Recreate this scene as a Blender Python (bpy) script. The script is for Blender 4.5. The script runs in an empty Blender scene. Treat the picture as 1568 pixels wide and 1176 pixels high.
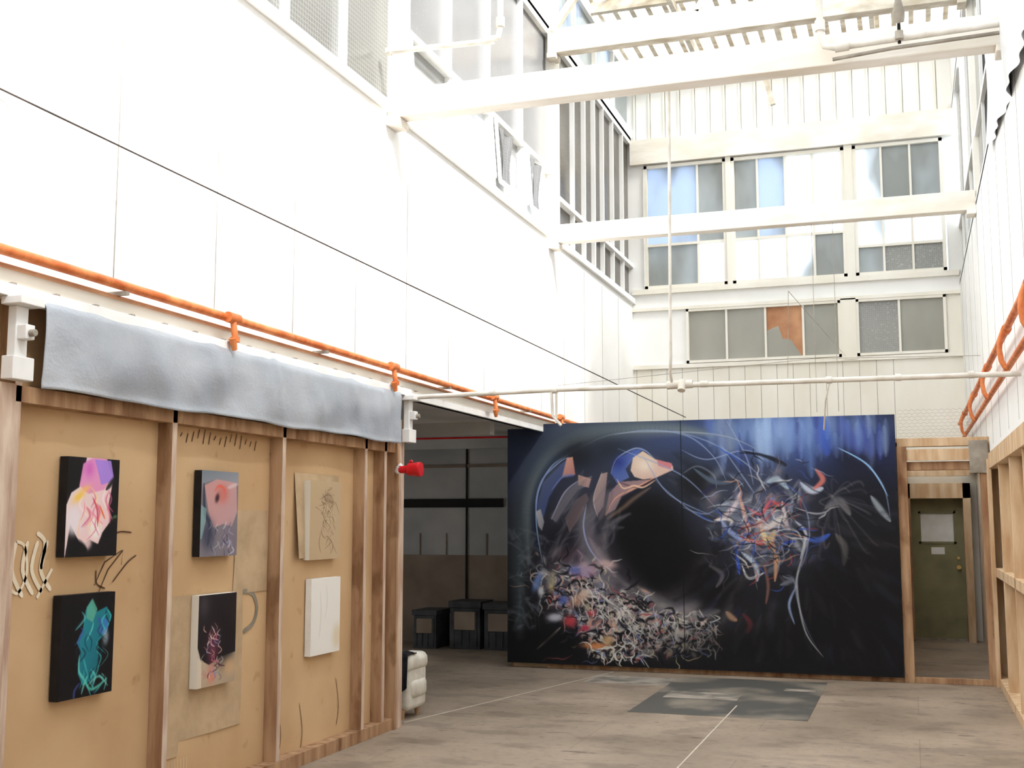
import bpy, math, random
import numpy as np
from mathutils import Vector, Matrix
rnd=random.Random(7)
C=bpy.context.scene.collection

# ------------------------------------------------------------------ materials
def s2l(c):
    return tuple((x/255/12.92 if x/255<=0.04045 else ((x/255+0.055)/1.055)**2.4) for x in c[:3])+(1,)
def mat(name,c,c2=None,scale=3,rough=.7,bump=0,bscale=None,detail=6,lo=.35,hi=.65,stretch=(1,1,1),metal=0,spec=.3):
    m=bpy.data.materials.new(name);m.use_nodes=True;nt=m.node_tree;N=nt.nodes;Lk=nt.links
    b=N["Principled BSDF"];b.inputs["Roughness"].default_value=rough;b.inputs["Metallic"].default_value=metal
    b.inputs["Specular IOR Level"].default_value=spec
    tc=N.new("ShaderNodeTexCoord");mp=N.new("ShaderNodeMapping");mp.inputs["Scale"].default_value=stretch
    Lk.new(tc.outputs["Object"],mp.inputs["Vector"])
    n=N.new("ShaderNodeTexNoise");n.inputs["Scale"].default_value=scale;n.inputs["Detail"].default_value=detail
    Lk.new(mp.outputs[0],n.inputs["Vector"])
    r=N.new("ShaderNodeValToRGB");r.color_ramp.elements[0].position=lo;r.color_ramp.elements[1].position=hi
    r.color_ramp.elements[0].color=s2l(c);r.color_ramp.elements[1].color=s2l(c2 or tuple(min(255,x*1.06) for x in c))
    Lk.new(n.outputs["Fac"],r.inputs[0]);Lk.new(r.outputs[0],b.inputs["Base Color"])
    if bump:
        n2=N.new("ShaderNodeTexNoise");n2.inputs["Scale"].default_value=bscale or scale*6;n2.inputs["Detail"].default_value=5
        Lk.new(mp.outputs[0],n2.inputs["Vector"])
        bp=N.new("ShaderNodeBump");bp.inputs["Strength"].default_value=bump;bp.inputs["Distance"].default_value=.02
        Lk.new(n2.outputs["Fac"],bp.inputs["Height"]);Lk.new(bp.outputs[0],b.inputs["Normal"])
    return m
def stain(m,scale,p0,p1,col,fac,stretch=(1,1,1)):
    """multiply a broad stain layer over the base colour"""
    nt=m.node_tree;N=nt.nodes;L=nt.links;b=N["Principled BSDF"];src=b.inputs["Base Color"].links[0].from_socket
    tc=N.new("ShaderNodeTexCoord");mp=N.new("ShaderNodeMapping");mp.inputs["Scale"].default_value=stretch;mp.inputs["Location"].default_value=(3.1,7.7,1.3)
    L.new(tc.outputs["Object"],mp.inputs[0]);n=N.new("ShaderNodeTexNoise");n.inputs["Scale"].default_value=scale;n.inputs["Detail"].default_value=7;L.new(mp.outputs[0],n.inputs["Vector"])
    r=N.new("ShaderNodeValToRGB");r.color_ramp.elements[0].position=p0;r.color_ramp.elements[0].color=col+(1,);r.color_ramp.elements[1].position=p1;r.color_ramp.elements[1].color=(1,1,1,1)
    L.new(n.outputs["Fac"],r.inputs[0]);mx=N.new("ShaderNodeMix");mx.data_type='RGBA';mx.blend_type='MULTIPLY';mx.inputs[0].default_value=fac
    L.new(src,mx.inputs[6]);L.new(r.outputs[0],mx.inputs[7]);L.new(mx.outputs[2],b.inputs["Base Color"])
M={}
M['white']=mat('white_paint',(240,240,237),(248,248,246),1.2,.55,.03)
M['cream']=mat('cream_paint',(234,229,216),(244,241,232),1.5,.6,.06,stretch=(1,1,.4))
M['beam']=mat('beam_paint',(232,224,210),(246,242,234),2,.6,.1,stretch=(1,3,3))
M['dirty']=mat('dirty_beam_paint',(180,168,148),(222,214,200),2.2,.65,.15,stretch=(1.5,3,3))
M['seam']=mat('seam_grey',(140,137,130),(166,162,154),4)
M['board']=mat('tan_board',(198,164,124),(216,185,145),1.3,.9,.05,lo=.3,hi=.7,spec=.1)
stain(M['board'],.9,.3,.55,(.84,.80,.76),.8,(1,1,.6));stain(M['board'],7,.26,.36,(.7,.62,.54),.6)
M['wood']=mat('stud_wood',(150,112,84),(190,156,122),3,.8,.2,stretch=(4,4,.5),spec=.15)
stain(M['wood'],5,.36,.44,(.55,.47,.42),.7,(1,1,.5))
M['woodp']=mat('stud_edge_painted',(184,154,134),(218,198,178),5,.75,.2,stretch=(4,4,.6))
M['palewood']=mat('pale_stud_wood',(194,158,120),(222,196,162),3,.75,.2,stretch=(4,4,.6))
M['pink']=mat('pale_board',(214,196,176),(232,220,204),2,.8)
M['orange']=mat('orange_pipe_paint',(196,100,48),(230,144,88),9,.5,.1)
M['pipe']=mat('white_pipe_paint',(204,198,186),(230,226,218),6,.45)
M['greyp']=mat('grey_pipe',(132,124,112),(168,160,148),7,.5,.1)
M['steel']=mat('white_steel',(226,226,224),(240,240,238),4,.45)
M['rubber']=mat('black_cable',(66,58,54),(84,74,68),8,.6)
M['gwall']=mat('grey_room_wall',(164,164,162),(190,188,184),1.4,.8)
M['bwall']=mat('brown_room_wall',(128,112,98),(150,134,118),2,.8)
M['dark']=mat('dark_void',(26,25,25),(36,34,33),3,.8)
M['door']=mat('olive_door',(126,122,92),(146,141,106),3,.5,.05)
M['kraft']=mat('kraft_paper',(180,156,124),(202,176,142),5,.85,.3,12)
M['red']=mat('red_enamel',(200,24,32),(220,40,46),5,.35)
M['rust']=mat('rust_board',(170,116,84),(202,154,118),3,.8,.2)
M['cush']=mat('white_upholstery',(196,190,178),(224,220,208),6,.85,.4,20)
M['black']=mat('black_canvas',(24,22,24),(34,32,34),10,.7)
M['cloth']=mat('dark_cloth',(22,22,26),(40,40,46),12,.95,.5)
M['bin']=mat('grey_bin',(50,51,54),(72,74,76),5,.5)
M['brass']=mat('brass',(190,160,90),(210,180,110),5,.3,metal=1)
M['graf_w']=mat('spray_white',(228,212,184),(240,228,206),9)
M['graf_g']=mat('spray_grey',(130,124,110),(150,140,124),9)
M['graf_b']=mat('brown_marker',(70,44,26),(96,62,40),9)
M['paper']=mat('white_paper',(236,234,228),(248,247,244),5,.8,.2)
M['chalk']=mat('chalk_line',(182,172,156),(198,188,174),12,.9)
M['tarp']=mat('bubble_wrap',(152,159,169),(174,180,188),2.2,.28,.0,spec=.8,stretch=(1,1,2))
nt=M['tarp'].node_tree;b=nt.nodes["Principled BSDF"]
tc=nt.nodes.new("ShaderNodeTexCoord");v=nt.nodes.new("ShaderNodeTexVoronoi");v.inputs["Scale"].default_value=60
n1=nt.nodes.new("ShaderNodeTexNoise");n1.inputs["Scale"].default_value=4;n1.inputs["Detail"].default_value=3;n1.inputs["Distortion"].default_value=1.2
ad=nt.nodes.new("ShaderNodeMath");ad.operation='MULTIPLY_ADD';ad.inputs[1].default_value=4
bp=nt.nodes.new("ShaderNodeBump");bp.inputs["Strength"].default_value=.14;bp.inputs["Distance"].default_value=.008
nt.links.new(tc.outputs["Object"],v.inputs["Vector"]);nt.links.new(tc.outputs["Object"],n1.inputs["Vector"]);nt.links.new(n1.outputs["Fac"],ad.inputs[0]);nt.links.new(v.outputs["Distance"],ad.inputs[2])
nt.links.new(ad.outputs[0],bp.inputs["Height"]);nt.links.new(bp.outputs[0],b.inputs["Normal"])

def floor_mat():
    m=mat('worn_floor',(136,121,105),(172,155,137),.8,.5,.05,lo=.3,hi=.7,spec=.3)
    nt=m.node_tree;N=nt.nodes;L=nt.links;b=N["Principled BSDF"];ramp=[n for n in N if n.type=='VALTORGB'][0]
    tc=N.new("ShaderNodeTexCoord");mp=N.new("ShaderNodeMapping");L.new(tc.outputs["Object"],mp.inputs["Vector"])
    br=N.new("ShaderNodeTexBrick");br.inputs["Scale"].default_value=1;br.inputs["Mortar Size"].default_value=.005
    br.inputs["Brick Width"].default_value=2.44;br.inputs["Row Height"].default_value=1.22;br.inputs["Mortar Smooth"].default_value=.6
    br.inputs["Color1"].default_value=(1,1,1,1);br.inputs["Color2"].default_value=(.9,.9,.9,1);br.inputs["Mortar"].default_value=(.66,.64,.62,1)
    L.new(mp.outputs[0],br.inputs["Vector"])
    mx=N.new("ShaderNodeMix");mx.data_type='RGBA';mx.blend_type='MULTIPLY';mx.inputs[0].default_value=.75
    L.new(ramp.outputs[0],mx.inputs[6]);L.new(br.outputs["Color"],mx.inputs[7]);L.new(mx.outputs[2],b.inputs["Base Color"])
    stain(m,14,.32,.5,(.72,.72,.72),.5);stain(m,2.1,.38,.47,(.66,.66,.67),.7,(1,1.6,1));stain(m,45,.28,.36,(.45,.45,.45),.6);stain(m,9,.32,.35,(.35,.35,.36),.7,(.5,1.5,1))
    return m
M['floor']=floor_mat()
M['patch']=mat('dark_floor_paint',(90,88,84),(144,135,122),1.5,.45,.03,lo=.48,hi=.66,detail=9)
M['scuff']=mat('pale_floor_scuff',(116,112,104),(168,158,146),4,.5,.05,lo=.4,hi=.6)

def wired_glass(name,c,c2,wire,scale=26,rough=.25):
    m=mat(name,c,c2,.8,rough,0,spec=.6)
    nt=m.node_tree;N=nt.nodes;L=nt.links;b=N["Principled BSDF"];ramp=[n for n in N if n.type=='VALTORGB'][0]
    tc=N.new("ShaderNodeTexCoord");v=N.new("ShaderNodeTexVoronoi");v.feature='DISTANCE_TO_EDGE';v.inputs["Scale"].default_value=scale
    v.inputs["Randomness"].default_value=.15
    L.new(tc.outputs["Object"],v.inputs["Vector"])
    lt=N.new("ShaderNodeMath");lt.operation='LESS_THAN';lt.inputs[1].default_value=.06;L.new(v.outputs["Distance"],lt.inputs[0])
    mx=N.new("ShaderNodeMix");mx.data_type='RGBA';L.new(lt.outputs[0],mx.inputs[0]);L.new(ramp.outputs[0],mx.inputs[6]);mx.inputs[7].default_value=s2l(wire)
    L.new(mx.outputs[2],b.inputs["Base Color"]);return m
M['wg_dark']=wired_glass('wired_glass_dark',(58,52,46),(92,86,78),(110,104,94),34)
M['wg_near']=wired_glass('wired_glass_near',(64,64,62),(84,84,81),(108,108,104),26)
M['wg_haze']=wired_glass('hazy_glass',(82,82,83),(98,98,99),(100,100,101),30)
M['wg_mid']=wired_glass('wired_glass_grey',(118,118,114),(146,146,142),(160,160,156),34)
M['wg_lt']=wired_glass('wired_glass_pale',(136,137,136),(160,161,160),(168,168,166),30)
M['plastic']=mat('plastic_sheet',(205,210,216),(236,238,240),1.3,.3,.3,4,spec=.6)
def frosted(name,tint,tr,c,c2,lo=.4,hi=.6,scale=1.2,stretch=(1,1,.5),clear=0):
    m=bpy.data.materials.new(name);m.use_nodes=True;nt=m.node_tree;N=nt.nodes;L=nt.links
    b=N["Principled BSDF"];b.inputs["Roughness"].default_value=.2;out=N["Material Output"]
    tl=N.new("ShaderNodeBsdfTranslucent");tl.inputs[0].default_value=s2l(tint)
    tc=N.new("ShaderNodeTexCoord");mp=N.new("ShaderNodeMapping");mp.inputs["Scale"].default_value=stretch;mp.inputs["Rotation"].default_value=(0,.4,0)
    n=N.new("ShaderNodeTexNoise");n.inputs["Scale"].default_value=scale;n.inputs["Detail"].default_value=3
    r=N.new("ShaderNodeValToRGB");r.color_ramp.elements[0].position=lo;r.color_ramp.elements[1].position=hi
    L.new(tc.outputs["Object"],mp.inputs[0]);L.new(mp.outputs[0],n.inputs["Vector"]);L.new(n.outputs["Fac"],r.inputs[0])
    r.color_ramp.elements[0].color=s2l(c);r.color_ramp.elements[1].color=s2l(c2)
    L.new(r.outputs[0],b.inputs["Base Color"])
    mx=N.new("ShaderNodeMixShader");
    f=N.new("ShaderNodeMapRange");f.inputs[1].default_value=lo;f.inputs[2].default_value=hi;f.inputs[3].default_value=tr*.15;f.inputs[4].default_value=tr
    L.new(n.outputs["Fac"],f.inputs[0]);L.new(f.outputs[0],mx.inputs[0])
    L.new(b.outputs[0],mx.inputs[1]);L.new(tl.outputs[0],mx.inputs[2]);last=mx.outputs[0]
    if clear:
        tp=N.new("ShaderNodeBsdfTransparent");m2=N.new("ShaderNodeMixShader");m2.inputs[0].default_value=clear
        L.new(last,m2.inputs[1]);L.new(tp.outputs[0],m2.inputs[2]);last=m2.outputs[0]
    L.new(last,out.inputs[0]);return m
M['fg_blue']=frosted('frosted_glass_blue',(206,218,236),.6,(140,148,148),(196,208,220),.42,.6)
M['fg_grey']=frosted('frosted_glass_grey',(210,216,220),.35,(140,144,141),(172,178,178))
M['fg_white']=frosted('frosted_glass_white',(240,245,250),.85,(176,184,188),(230,236,240),.34,.5)
M['fg_low']=frosted('dusty_glass',(200,200,190),.2,(146,145,135),(178,176,166),.3,.8)
M['fiber']=frosted('fibreglass_roof',(246,246,242),.6,(200,200,196),(235,235,232),.1,.5,clear=.5)

# ------------------------------------------------------------------ mesh builder
class MB:
    def __init__(s): s.v=[];s.f=[];s.m=[];s.mats=[]
    def mi(s,k):
        if k not in s.mats: s.mats.append(k)
        return s.mats.index(k)
    def box(s,x0,x1,y0,y1,z0,z1,k,R=None):
        o=len(s.v);P=[(x,y,z) for x in (x0,x1) for y in (y0,y1) for z in (z0,z1)]
        if R is not None:
            c=Vector(((x0+x1)/2,(y0+y1)/2,(z0+z1)/2));P=[tuple(c+R@(Vector(p)-c)) for p in P]
        s.v+=P
        for q in ((0,1,3,2),(4,6,7,5),(0,4,5,1),(2,3,7,6),(0,2,6,4),(1,5,7,3)):
            s.f.append([o+i for i in q]);s.m.append(s.mi(k))
    def beam(s,a,b,w,h,k):
        a=Vector(a);b=Vector(b);d=(b-a);L=d.length;d.normalize();up=Vector((0,0,1)) if abs(d.z)<.95 else Vector((0,1,0))
        x=d.cross(up).normalized();y=x.cross(d);o=len(s.v)
        for e in (a,b):
            for i,j in ((-1,-1),(1,-1),(1,1),(-1,1)): s.v.append(tuple(e+x*i*w/2+y*j*h/2))
        for q in ((0,3,2,1),(4,5,6,7),(0,1,5,4),(1,2,6,5),(2,3,7,6),(3,0,4,7)): s.f.append([o+i for i in q]);s.m.append(s.mi(k))
    def tube(s,pts,r,k,n=12):
        pts=[Vector(p) for p in pts];rs=r if isinstance(r,(list,tuple)) else [r]*len(pts)
        o=len(s.v);px=None
        for i,p in enumerate(pts):
            d=(pts[min(i+1,len(pts)-1)]-pts[max(i-1,0)]).normalized()
            if px is None: px=d.orthogonal().normalized()
            px=(px-d*px.dot(d)).normalized();py=d.cross(px)
            for j in range(n):
                a=2*math.pi*j/n;s.v.append(tuple(p+(px*math.cos(a)+py*math.sin(a))*rs[i]))
        for i in range(len(pts)-1):
            for j in range(n):
                s.f.append([o+i*n+j,o+i*n+(j+1)%n,o+(i+1)*n+(j+1)%n,o+(i+1)*n+j]);s.m.append(s.mi(k))
        s.f.append([o+j for j in range(n)][::-1]);s.m.append(s.mi(k))
        s.f.append([o+(len(pts)-1)*n+j for j in range(n)]);s.m.append(s.mi(k))
    def grid(s,fn,nu,nv,k):
        o=len(s.v)
        for i in range(nu+1):
            for j in range(nv+1): s.v.append(tuple(fn(i/nu,j/nv)))
        for i in range(nu):
            for j in range(nv):
                a=o+i*(nv+1)+j;s.f.append([a,a+nv+1,a+nv+2,a+1]);s.m.append(s.mi(k))
    def build(s,name,bevel=0,smooth=False,parent=None):
        me=bpy.data.meshes.new(name);me.from_pydata(s.v,[],s.f)
        for k in s.mats: me.materials.append(M[k])
        me.polygons.foreach_set("material_index",s.m)
        if smooth:
            me.polygons.foreach_set("use_smooth",[True]*len(s.f))
            try: me.set_sharp_from_angle(angle=math.radians(45))
            except Exception: pass
        me.update()
        ob=bpy.data.objects.new(name,me);C.objects.link(ob)
        if bevel:
            md=ob.modifiers.new("bevel","BEVEL");md.width=bevel;md.segments=2;md.limit_method='ANGLE'
        if parent: ob.parent=parent
        return ob
def empty(name,loc=(0,0,0)):
    e=bpy.data.objects.new(name,None);C.objects.link(e);return e

XL,XR,YB,ZT=-4.05,.8,18.0,9.0
# ------------------------------------------------------------------ shell
b=MB();b.box(-9,2,-3,18.4,-.15,0,'floor');b.build('floor')
b=MB();b.box(-2.42,-.88,10.35,12.85,0,.002,'patch')
b.box(-3.3,-2.42,12.1,12.7,0,.002,'scuff');b.box(-2.3,-1.6,11.3,11.75,.002,.003,'scuff');b.box(-1.25,-.95,12.1,12.25,.002,.003,'scuff');b.build('floor_patch')
b=MB();b.box(-1.565,-1.552,2,11.0,0,.003,'chalk');b.beam((-4.05,9.2,.002),(-3.2,13,.002),.014,.003,'chalk')
b.build('floor_chalk_line')

b=MB()   # left upper wall
b.box(XL-.2,XL,-3,YB,2.74,5.1,'white')
b.box(XL-.2,XL,13.32,YB,0,2.74,'white')
y=-2.6
while y<17.9:
    b.box(XL,XL+.002,y,y+.009,2.95,5.0,'seam');y+=.98
b.box(XL-.2,XL,-3,13.6,7.75,ZT,'white');b.box(XL-.2,XL,13.6,YB,7.75,7.95,'white');b.box(XL-.2,XL,13.6,YB,8.8,ZT,'white')
b.build('wall_left')
b=MB();b.box(XL-.2,-4.10,-3,9.02,0,2.74,'board')
for yy in (4.52,5.785,7.05,8.33):     # sheet joints
    b.box(-4.1,-4.098,yy+.06,yy+.066,.1,2.3,'wood')
b.build('wall_left_board_panel')
b=MB()
for yy,x1 in ((-1.9,-4),(-.65,-4),(.6,-4),(1.9,-4),(3.2,-4),(4.50,-4),(5.77,-4),(7.03,-4),(8.30,-4),(8.66,-4)):
    b.box(-4.1,x1-.004,yy-.005,yy+.04,.09,2.74,'wood');b.box(x1-.004,x1,yy-.005,yy+.04,.09,2.74,'woodp')
b.box(-4.1,-4.0,-3,9.0,0,.09,'wood')
b.box(-4.1,-4.0,-3,9.0,2.22,2.30,'wood')
b.box(-4.12,-3.99,8.90,9.02,0,2.5,'woodp')
b.box(-4.12,-3.98,8.86,8.90,0,2.3,'wood')
b.box(-4.1,-3.97,4.36,4.47,0,2.30,'woodp')
b.build('stud_frame_left',bevel=.003)
b=MB();b.box(-4.05,-3.94,-3,9.05,2.70,2.76,'steel');b.box(-4.05,-4.02,-3,YB,2.76,2.86,'cream')
b.box(-4.05,-4.02,9.05,13.3,2.70,2.76,'steel')
for i in range(40): b.box(-3.99,-3.96,-2.5+i*.3,-2.47+i*.3,2.76,2.775,'greyp')
b.build('trim_1',bevel=.004)
b=MB()
def tarp(u,w):
    y=4.6+u*4.22;z=2.735-w*.445+(.006*math.sin(u*19)+.003*math.sin(u*41))*w
    cr=.005*math.sin(u*34+w*5)+.002*math.sin(u*83-w*7)+.005*math.sin(u*13+w*9)*w
    bl=0
    for c,h,s_ in ((.1,.5,.02),(.22,.6,.025),(.36,.4,.018),(.50,.5,.02),(.53,.3,.012),(.66,.6,.02),(.8,.4,.02),(.93,.5,.015)): bl+=.014*math.exp(-((u-c-.03*(w-.5))/s_)**2-((w-h)/.35)**2)
    x=-3.935+cr*(.2+w)+bl+.008*math.sin(w*math.pi)-.01*w
    if w<.12: x-= .02*(1-w/.12)
    if w>.92: x+= .008*(w-.92)/.08
    return (x,y,z)
b.grid(tarp,320,30,'tarp')
t=b.build('bubble_wrap_sheet',smooth=True);sd=t.modifiers.new("s","SOLIDIFY");sd.thickness=.004
def bracket(y):
    b=MB();b.box(-3.97,-3.9,y-.06,y+.08,2.31,2.42,'steel');b.box(-3.97,-3.92,y-.03,y+.05,2.42,2.66,'steel')
    b.box(-3.98,-3.86,y-.07,y+.09,2.66,2.70,'steel');b.box(-3.92,-3.87,y-.02,y+.04,2.5,2.57,'steel')
    b.tube([(-3.9,y+.01,2.53),(-3.84,y+.01,2.53)],.018,'greyp');b.build('steel_bracket',bevel=.006)
bracket(4.42);bracket(8.98)

b=MB()   # right wall
b.box(XR,XR+.2,-3,YB,2.36,5.12,'white');b.box(XR,XR+.2,-3,YB,7.75,ZT,'white')
b.box(XR+.1,XR+.2,-3,YB,0,2.36,'pink')
y=-2.2
while y<17.9: b.box(XR-.002,XR,y,y+.006,2.42,5.05,'seam');y+=.98
b.build('wall_right')
b=MB()
def ps(u,w):
    y=6.2+u*4.6;z=7.5-w*(3.1-.5*u)
    return (XR-.035-.02*math.sin(u*23+w*3)-.012*math.sin(u*61-w*6)-.02*math.sin(w*11+u*9)*w,y,z)
b.grid(ps,120,60,'plastic');b.build('plastic_sheeting',smooth=True)
b=MB()
for yy in (1,2.2,3.4,4.6,5.8,7,8.2,9.45,10.7,12.0,13.3):
    b.box(XR,XR+.1,yy,yy+.045,.09,2.2,'palewood')
b.box(XR-.01,XR+.1,-1,13.6,0,.09,'palewood');b.box(XR-.02,XR+.1,-1,14.6,2.2,2.36,'palewood')
b.box(XR-.0,XR+.08,-1,13.3,1.1,1.19,'palewood')
b.box(XR-.04,XR,13.0,13.12,0,2.3,'palewood');b.build('stud_frame_right',bevel=.003)

b=MB()   # back wall with openings
W=lambda x0,x1,z0,z1,k='white':b.box(x0,x1,YB,YB+.2,z0,z1,k)
W(XL-.2,-.02,0,4.1,'cream');W(.72,XR+.2,0,4.1,'cream');W(-.02,.72,1.99,4.1,'cream')
W(XL-.2,-3.2,4.1,4.95);W(.6,XR+.2,4.1,4.95,'cream');W(XL-.2,XR+.2,4.95,5.3);W(XL-.2,-3.86,5.3,7.3);W(.66,XR+.2,5.3,7.3)
W(XL-.2,XR+.2,7.3,ZT)
x=-4.0
while x<.8:
    if x<-.05 or x>.75: b.box(x,x+.006,YB-.003,YB,2.2,4.05,'seam')
    b.box(x,x+.03,YB-.02,YB,7.74,8.62,'cream');b.box(x+.03,x+.04,YB-.004,YB,7.74,8.62,'seam');x+=.24
b.box(XL,XR,YB-.10,YB,7.32,7.72,'beam');b.box(XL,XR,YB-.12,YB,8.64,8.95,'dirty')
b.box(XL,XR,YB-.05,YB,4.95,5.0,'cream');b.box(XL,XR,YB-.04,YB,4.03,4.09,'cream');b.box(XL,XR,YB-.06,YB,5.22,5.3,'cream')
b.build('wall_back')
b=MB();b.box(-9,2,-3.2,-3,0,ZT,'white');b.build('wall_front')

def window(name,x0,x1,z0,z1,muls,trans,panes,th=.05):
    b=MB();y0,y1=YB-.04,YB+.06
    b.box(x0,x1,y0,y1,z0,z0+th,'cream');b.box(x0,x1,y0,y1,z1-th,z1,'cream');b.box(x0,x0+th,y0,y1,z0,z1,'cream');b.box(x1-th,x1,y0,y1,z0,z1,'cream')
    xs=[x0]+muls+[x1];zs=[z0]+trans+[z1]
    for x in muls: b.box(x-.016,x+.016,y0+.02,y1,z0,z1,'cream')
    for z in trans: b.box(x0,x1,y0+.015,y1,z-.02,z+.02,'cream')
    k=0
    for j in range(len(zs)-1):
        for i in range(len(xs)-1):
            b.box(xs[i]+.01,xs[i+1]-.01,YB+.02,YB+.03,zs[j]+.01,zs[j+1]-.01,panes[k%len(panes)]);k+=1
    if name=='window_4':
        o=len(b.v);b.v+=[(-1.98,YB+.015,4.12),(-1.98,YB+.015,4.55),(-1.80,YB+.015,4.62),(-1.74,YB+.015,4.42),(-1.62,YB+.015,4.40),(-1.45,YB+.015,4.12)]
        b.f.append([o+i for i in (0,5,4,3,2,1)]);b.m.append(b.mi('fg_low'))
    return b.build(name)
window('window_1',-3.84,-2.54,5.3,7.3,[-2.99],[6.0],['fg_grey','fg_white','fg_blue','fg_grey'])
window('window_2',-2.46,-.76,5.3,7.3,[-2.06,-1.64,-1.23],[6.0],['fg_white','fg_white','fg_white','fg_grey','fg_grey','fg_blue','fg_white','fg_white'])
window('window_3',-.64,.64,5.3,7.3,[-.23,.18],[5.75,6.3],['fg_grey','wg_mid','wg_mid','fg_white','fg_white','fg_white','fg_white','fg_grey','fg_grey'])
b=MB();b.box(-2.54,-2.46,YB-.06,YB+.1,5.3,7.32,'cream');b.box(-.76,-.64,YB-.06,YB+.1,5.3,7.32,'cream');b.box(-.88,-.66,YB-.05,YB+.1,4.05,4.97,'cream');b.build('trim_2')
window('window_4',-3.2,-.88,4.1,4.95,[-2.58,-1.99,-1.43],[],['fg_low','fg_low','rust','fg_low'],.04)
window('window_5',-.66,.6,4.1,4.95,[-.05],[],['wg_mid','fg_low'],.04)

def clerestory(name,X,sgn,bays,high=False):
    b=MB();xa,xb=(X-.12,X) if sgn<0 else (X,X+.12)
    gx0,gx1=(X-.07,X-.06) if sgn<0 else (X+.06,X+.07)
    b.box(xa,xb+(.05 if sgn<0 else 0),-3,YB,5.08,5.16,'white')
    b.box(xa,xb,-3,YB,7.68,7.8,'white')
    for (y0,y1,muls,trans,lowm,upm) in bays:
        ys=[y0]+muls+[y1];zs=[5.16]+trans+[7.68]
        for y in muls: b.box(xa+.03,xb,y-.02,y+.02,5.16,7.68,'white')
        for z in trans: b.box(xa+.02,xb+(.02 if sgn<0 else 0),y0,y1,z-.03,z+.03,'white')
        for j in range(len(zs)-1):
            for i in range(len(ys)-1):
                k=(lowm if j==0 else upm);b.box(gx0,gx1,ys[i],ys[i+1],zs[j],zs[j+1],k[i%len(k)])
    for y in (4.2,8.85,13.5): b.box(xa,xb+(.06 if sgn<0 else 0),y,y+.2,5.1,ZT,'cream')
    if high:
        for y in (14.7,15.8,16.9): b.box(xa+.03,xb,y-.03,y+.03,7.95,8.8,'cream')
        b.box(gx0,gx1,13.7,YB,7.95,8.8,'fg_blue')
    return b.build(name)
clerestory('window_6',XL,-1,[(-3,4.2,[-1.8,-.6,.6,1.8,3.0],[5.9],['wg_near'],['wg_near']),
  (4.4,8.85,[5.4,6.3,7.05,7.95],[],['wg_near','wg_near'],['wg_near']),
  (9.05,13.5,[10.17,11.28,12.39],[5.95],['wg_lt','plastic'],['wg_haze']),
  (13.7,18,[14.6,15.17,15.7,16.2,16.8,17.44],[5.7],['wg_dark'],['wg_dark'])],True)
clerestory('window_7',XR,1,[(-3,4.2,[-1,1,3],[5.9],['plastic'],['plastic']),
  (4.4,8.85,[6,7.5],[5.9],['plastic'],['plastic']),
  (9.05,13.5,[10.2,12.4],[5.9],['wg_mid','dark','wg_mid'],['wg_mid','dark','wg_mid']),
  (13.7,18,[15,16.2,17.2],[5.95],['wg_mid'],['wg_mid','fg_white'])])
b=MB()
for y0,y1 in ((9.1,10.1),(10.25,11.2),(11.36,12.3),(12.45,13.42)):
    for y in (y0,y1): b.beam((XL+.04,y,5.90),(XL+.09,y,5.22),.03,.03,'white')
    for (x,z) in ((XL+.04,5.90),(XL+.09,5.22)): b.box(x-.015,x+.015,y0,y1,z-.02,z+.02,'white')
b.build('awning_window_sash')
b=MB()
for y0,y1 in ((11.5,11.95),(12.6,13.0)):
    b.grid(lambda u,w:(XL+.03+.02*math.sin(u*9+w*4),y0+(y1-y0)*(u*(1-.5*w)+.3*w),5.85-.6*w),10,8,'wg_haze')
b.build('torn_plastic_sheet',smooth=True)

b=MB()
for i in range(22):
    x=XL-.2+i*.24
    b.box(x,x+.17,13.0,18.2,9.06,9.07,'fiber');b.box(x+.17,x+.24,13.0,18.2,9.02,9.05,'dirty')
for y in (13.05,14.3,15.5,16.7): b.box(XL-.1,XR+.1,y,y+.09,8.84,9.0,'dirty')
for x in (-2.9,-1.6,-.3): b.box(x,x+.07,13.0,18,8.72,8.86,'dirty')
b.build('ceiling')
b=MB()
for y in np.arange(-3,13.1,1.6): b.box(XL-.1,XR+.1,y,y+.04,9.0,9.04,'cream')
for x in (-4.1,.75): b.box(x,x+.05,-3,13.0,9.0,9.05,'cream')
b.build('skylight_frame')

def cbeam(y,z0,z1,k='beam',w=.16):
    b=MB();b.box(XL,XR,y-w/2,y+w/2,z0,z1,k);b.box(XL,XL+.12,y-w/2-.03,y+w/2+.03,z0-.07,z0,k);b.box(XR-.1,XR,y-w/2-.02,y+w/2+.02,z0-.05,z0,k)
    return b.build('ceiling_beam',bevel=.008)
cbeam(8.8,5.03,5.27);cbeam(13.5,5.03,5.25);cbeam(4.2,5.03,5.27);cbeam(13.45,7.41,7.72,'dirty')
b=MB();b.beam((-1.9,16.9,8.6),(-1.68,16.9,7.7),.07,.07,'dirty');b.beam((-4,13.4,7.7),(-3.1,13.4,8.9),.08,.08,'dirty');b.beam((-2.2,13.4,7.7),(-1.75,13.4,8.5),.06,.06,'dirty')
b.beam((-1.75,13.4,8.5),(-1.75,13.4,9.0),.06,.06,'dirty');b.beam((-3.95,13.4,8.9),(-1.9,13.4,8.2),.07,.07,'dirty');b.build('roof_brace')

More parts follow.
